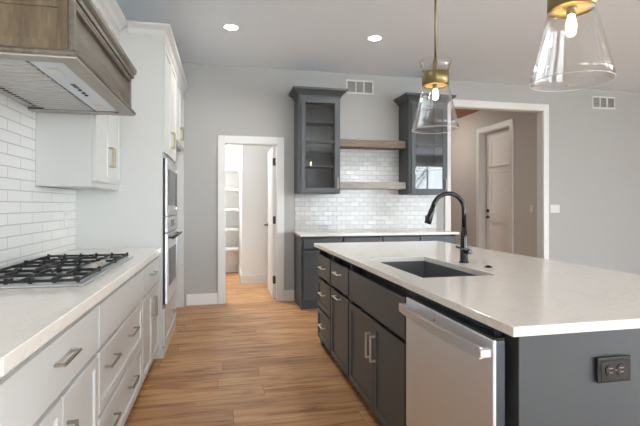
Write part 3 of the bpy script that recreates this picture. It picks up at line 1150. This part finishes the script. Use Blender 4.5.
# ------------------------------------------------------------------ hutch on the back wall
FH = ('-Y', 5.29)
HB = YB - .0115
for i, (a, b, lab) in enumerate(((.93, 1.94, 'charcoal hutch base cabinet near the pantry door under the glass cabinet'), (1.94, 2.95, 'charcoal hutch base cabinet next to the wide hall opening'))):
    u = base_unit('hutch_cabinet', FH, HB - 5.29, a, b, IT, 'charcoal_cabinet', lab, toe=.10, toe_in=.06, set_back=0.07)
    w = (b - a) / 2
    for k in range(2):
        p, q = a + k * w + .010, a + (k + 1) * w - .010
        MB().fbox(FH, p, q, .0005, .02, .735, .862, .002).build('drawer', 'charcoal_cabinet', u)
        d = MB().shaker(FH, p, q, .0005, .02, .115, .708, .055).build('door', 'charcoal_cabinet', u)
        pull(FH, q - .03 if k == 0 else p + .03, .62, .14, .02, d, vertical=True)
    if i == 0:
        MB().shaker(('-X', a + .0008), 5.295, HB - .005, .0, .012, .0, IT - .001, .06, .005).build('side_panel', 'charcoal_cabinet', u)
tag(MB().box(.90, 2.975, 5.245, HB, .884, .914, .002).build('hutch_worktop', 'quartz'), 'white quartz worktop on the charcoal hutch by the back wall', 'worktop')
m = MB().box(.93, 2.95, YB - .0105, YB - .0005, .9145, 1.404).box(1.459, 2.388, YB - .0105, YB - .0005, 1.404, 2.03)
tag(m.build('tile_backsplash', 'hutch_tile'), 'glossy small white brick tile behind the hutch shelves', 'backsplash')

CRH = [(0, 2.615), (.008, 2.615), (.010, 2.635), (.030, 2.660), (.060, 2.685), (.082, 2.697), (.085, 2.722), (0, 2.722)]


def glass_cabinet(x0, x1, label, ajar=0.0):
    root = thing('glass_cabinet', ((x0 + x1) / 2, 5.67, 1.405), label, 'cabinet')
    F = ('-Y', 5.50)
    y1 = YB - .001
    m = MB().box(x0, x0 + .018, 5.52, y1, 1.405, 2.64).box(x1 - .018, x1, 5.52, y1, 1.405, 2.64).box(x0 + .018, x1 - .018, 5.52, y1, 1.405, 1.425).box(x0 + .018, x1 - .018, 5.52, y1, 2.60, 2.64)
    m.box(x0 + .018, x1 - .018, y1 - .012, y1, 1.425, 2.60)
    m.box(x0, x0 + .032, 5.50, 5.52, 1.405, 2.64).box(x1 - .032, x1, 5.50, 5.52, 1.405, 2.64).box(x0 + .032, x1 - .032, 5.50, 5.52, 1.405, 1.435).box(x0 + .032, x1 - .032, 5.50, 5.52, 2.59, 2.64)
    m.build('carcass', 'charcoal_cabinet', root)
    # side panel visible with a shallow frame
    MB().shaker(('-X', x0), 5.505, y1, .0, .010, 1.405, 2.60, .05, .004).build('side_panel', 'charcoal_cabinet', root)
    p, q, z0, z1, s = x0 + .020, x1 - .020, 1.422, 2.60, .056
    m = MB()
    m.fbox(F, p, p + s, .0005, .02, z0, z1, .0015).fbox(F, q - s, q, .0005, .02, z0, z1, .0015)
    m.fbox(F, p + s, q - s, .0005, .02, z0, z0 + s, .0015).fbox(F, p + s, q - s, .0005, .02, z1 - s, z1, .0015)
    d = m.build('door', 'charcoal_cabinet', root)
    MB().fbox(F, p + s - .004, q - s + .004, .008, .012, z0 + s - .004, z1 - s + .004).build('glass', 'cabinet_glass', d)
    pull(F, q - .022, 1.535, .14, .02, d, vertical=True)
    # the door turns on its left edge
    hinge = Vector((p, 5.4995, 0)) - Vector((root.location.x, root.location.y, 0))
    rot = Matrix.Rotation(-math.radians(ajar), 3, 'Z')
    d.location = hinge - rot @ hinge
    d.rotation_euler = (0, 0, -math.radians(ajar))
    for z in (1.765, 2.09, 2.335):
        MB().box(x0 + .019, x1 - .019, 5.555, y1 - .013, z - .018, z).build('shelf', 'charcoal_cabinet', root)
    MB().sweep([(x0, y1), (x0, 5.50), (x1, 5.50), (x1, y1)][::1], CRH).build('crown', 'charcoal_cabinet', root)
    return root


glass_cabinet(.93, 1.455, 'charcoal glass door cabinet on the wall beside the pantry doorway', 1.7)
glass_cabinet(2.40, 2.945, 'charcoal glass door cabinet on the wall beside the wide hall opening')
tag(MB().box(1.457, 2.388, 5.59, YB - .0115, 2.02, 2.115, .002).build('floating_shelf', 'shelf_wood'), 'brown wood floating shelf, upper of the two above the hutch', 'shelf', 'wood shelves over the hutch')
tag(MB().box(1.457, 2.388, 5.59, YB - .0115, 1.475, 1.565, .002).build('floating_shelf', 'shelf_wood_grey'), 'greyish wood floating shelf, lower of the two above the hutch', 'shelf', 'wood shelves over the hutch')

# ------------------------------------------------------------------ wall fittings
def grille(x0, x1, z0, z1, label):
    r = thing('vent_grille', ((x0 + x1) / 2, YB, (z0 + z1) / 2), label, 'vent', 'return air grilles high on the back wall')
    y0, y1 = YB - .012, YB - .0006
    b = .022
    m = MB().box(x0, x1, y0, y1, z0, z0 + b, .002).box(x0, x1, y0, y1, z1 - b, z1, .002).box(x0, x0 + b, y0, y1, z0 + b, z1 - b, .002).box(x1 - b, x1, y0, y1, z0 + b, z1 - b, .002)
    w = (x1 - x0 - 2 * b)
    for k in (1, 2):
        xx = x0 + b + w * k / 3
        m.box(xx - .008, xx + .008, y0, y1, z0 + b, z1 - b)
    m.build('frame', 'white_plastic', r)
    MB().box(x0 + b, x1 - b, y1 - .002, y1 - .0005, z0 + b, z1 - b).build('backing', 'duct_grey', r)
    m = MB()
    for k in range(3):
        a, c = x0 + b + w * k / 3 + .008, x0 + b + w * (k + 1) / 3 - .008
        n = 11
        for i in range(n):
            z = z0 + b + (z1 - z0 - 2 * b) * (i + .5) / n
            m.prism([(y0 + .001, z - .0035), (y0 + .002, z - .0045), (y1 - .003, z + .0005), (y1 - .004, z + .0015)], 'x', a, c)
    m.build('louvres', 'white_plastic', r)


grille(1.63, 2.02, 2.775, 2.965, 'white vent grille on the wall between the two glass cabinets')
grille(5.56, 5.98, 2.755, 2.945, 'white vent grille high on the wall right of the wide opening')


def switch_plate(F, u, z, gangs, label):
    w = .046 * gangs + .026
    r = thing('switch_plate', fp(F, u, 0, z), label, 'switch')
    MB().fbox(F, u - w / 2, u + w / 2, .0006, .007, z - .06, z + .06, .002).build('plate', 'white_plastic', r)
    for k in range(gangs):
        c = u + (k - (gangs - 1) / 2) * .046
        MB().fbox(F, c - .0165, c + .0165, .0071, .0095, z - .033, z + .033, .001).build('rocker', 'white_plastic', r)


switch_plate(('-Y', YB), 4.90, 1.205, 3, 'white three gang switch plate on the wall right of the wide opening')
switch_plate(('-X', HX), 6.11, 1.205, 1, 'white single switch plate on the hall wall beside the hall door')

# pantry shelves
for i, z in enumerate((1.92, 1.565, 1.20, .845, .49)):
    word = ['topmost', 'second highest', 'middle', 'second lowest', 'lowest'][i]
    m = MB().box(-.885, .278, 8.20, 8.5425, z - .02, z, .001).box(-.885, .278, 8.182, 8.1995, z - .042, z, .001)
    m.box(.262, .278, 8.21, 8.54, z - .09, z - .0205)
    tag(m.build('pantry_shelf', 'trim_paint'), 'white pantry shelf, %s of the five behind the doorway' % word, 'shelf', 'white shelves in the pantry')

# ------------------------------------------------------------------ lamps
def downlight(x, y, label, watts=DOWN_W):
    r = thing('recessed_light', (x, y, CEIL), label, 'ceiling light', 'recessed ceiling lights')
    MB().lathe(x, y, [(.066, CEIL - .0008), (.066, CEIL - .004), (.088, CEIL - .003), (.092, CEIL - .0008)], 40, closed=True).build('trim_ring', 'white_plastic', r)
    MB().lathe(x, y, [(0, CEIL - .0012), (.0655, CEIL - .0012), (.0655, CEIL - .003), (0, CEIL - .003)], 40).build('lens', 'downlight_lens', r)
    d = bpy.data.lights.new('downlight_lamp', 'AREA')
    d.shape = 'DISK'
    d.size = .12
    d.energy = watts
    d.color = (1.0, .97, .93)
    d.spread = math.radians(150)
    o = bpy.data.objects.new('downlight_lamp', d)
    COL.objects.link(o)
    o.parent = r
    o.location = (0, 0, -.006)


downlight(.08, 4.58, 'round recessed ceiling light near the white oven tower')
downlight(1.59, 4.555, 'round recessed ceiling light in front of the left glass cabinet')

downlight(.10, 2.35, 'added unseen recessed ceiling light above the aisle beside the cooktop', AISLE_FILL_W)
downlight(.10, .15, 'added unseen recessed ceiling light over the near end of the aisle', AISLE_FILL_W)
downlight(3.2, .15, 'added unseen recessed ceiling light above the room right of the island', AISLE_FILL_W)


def pendant(x, y, label):
    r = thing('pendant_lamp', (x, y, CEIL), label, 'pendant lamp', 'glass pendants over the island')
    Z = 1.78
    MB().lathe(x, y, [(0, CEIL - .001), (.065, CEIL - .001), (.065, CEIL - .018), (.060, CEIL - .024), (0, CEIL - .024)], 36).build('canopy', 'brass', r)
    MB().cyl((x, y, 2.262), (x, y, CEIL - .022), .0075, n=16).build('rod', 'brass', r)
    band = MB().lathe(x, y, [(.0905, 2.082), (.0905, 2.168), (.0885, 2.170), (.0875, 2.168), (.0875, 2.084), (.0885, 2.081)], 56, closed=True).build('band', 'brass', r)
    MB().lathe(x, y, [(.018, 2.092), (.060, 2.092), (.062, 2.089), (.0872, 2.089), (.0872, 2.097), (.018, 2.097)], 56, closed=True).build('band_disc', 'brass_lit', band)
    MB().lathe(x, y, [(0, 2.265), (.013, 2.262), (.020, 2.245), (.020, 2.098), (.017, 2.060), (0, 2.060)], 28).build('socket', 'brass', r)
    th = .003
    outer = [(.159, Z), (.0865, 2.090)]
    g = MB().lathe(x, y, [(.159, Z), (.1490, Z + .048), (.1263, Z + .145), (.1030, Z + .244), (.0870, 2.088), (.0840, 2.088), (.1000, Z + .244), (.1233, Z + .145), (.1460, Z + .048), (.156, Z + .001)], 72, closed=True)
    g = g.build('glass_shade', 'pendant_glass', r)
    MB().lathe(x, y, [(.1592, Z - .0015), (.1592, Z), (.1558, Z), (.1558, Z - .0015)], 72, closed=True).build('glint_ring', 'rim_glint', g)  # white ring added for the bright refraction line at the glass lip
    MB().lathe(x, y, [(.084, 2.171), (.098, 2.215), (.109, 2.252), (.106, 2.252), (.095, 2.215), (.081, 2.171)], 72, closed=True).build('glass_collar', 'pendant_glass', r)
    MB().lathe(x, y, [(0, 1.985), (.010, 1.987), (.018, 1.997), (.021, 2.012), (.019, 2.030), (.014, 2.046), (.013, 2.0595), (0, 2.0595)], 28).build('bulb', 'bulb_glow', r)
    return r


p1 = pendant(1.43, 2.84, 'glass pendant with brass band farther along the island, above the sink')
p2 = copy_tree(p1)
p2.location = (1.43, 1.612, CEIL)
p2['label'] = 'glass pendant with brass band above the near end of the island'


def flush(x, y, glowmat, label, size=.13):
    r = thing('flush_light', (x, y, CEIL), label, 'ceiling light')
    z = CEIL - .021
    MB().lathe(x, y, [(0, z - .0005), (size + .01, z - .0005), (size + .01, z - .02), (0, z - .02)], 40).build('pan', 'white_plastic', r)
    MB().lathe(x, y, [(0, z - .0205), (size, z - .0205), (size * .9, z - .05), (size * .5, z - .07), (0, z - .075)], 40).build('diffuser', glowmat, r)


flush(-.25, 7.3, 'pantry_glow', 'round ceiling light inside the pantry')
flush(3.7, 8.2, 'hall_glow', 'round ceiling light in the hallway')
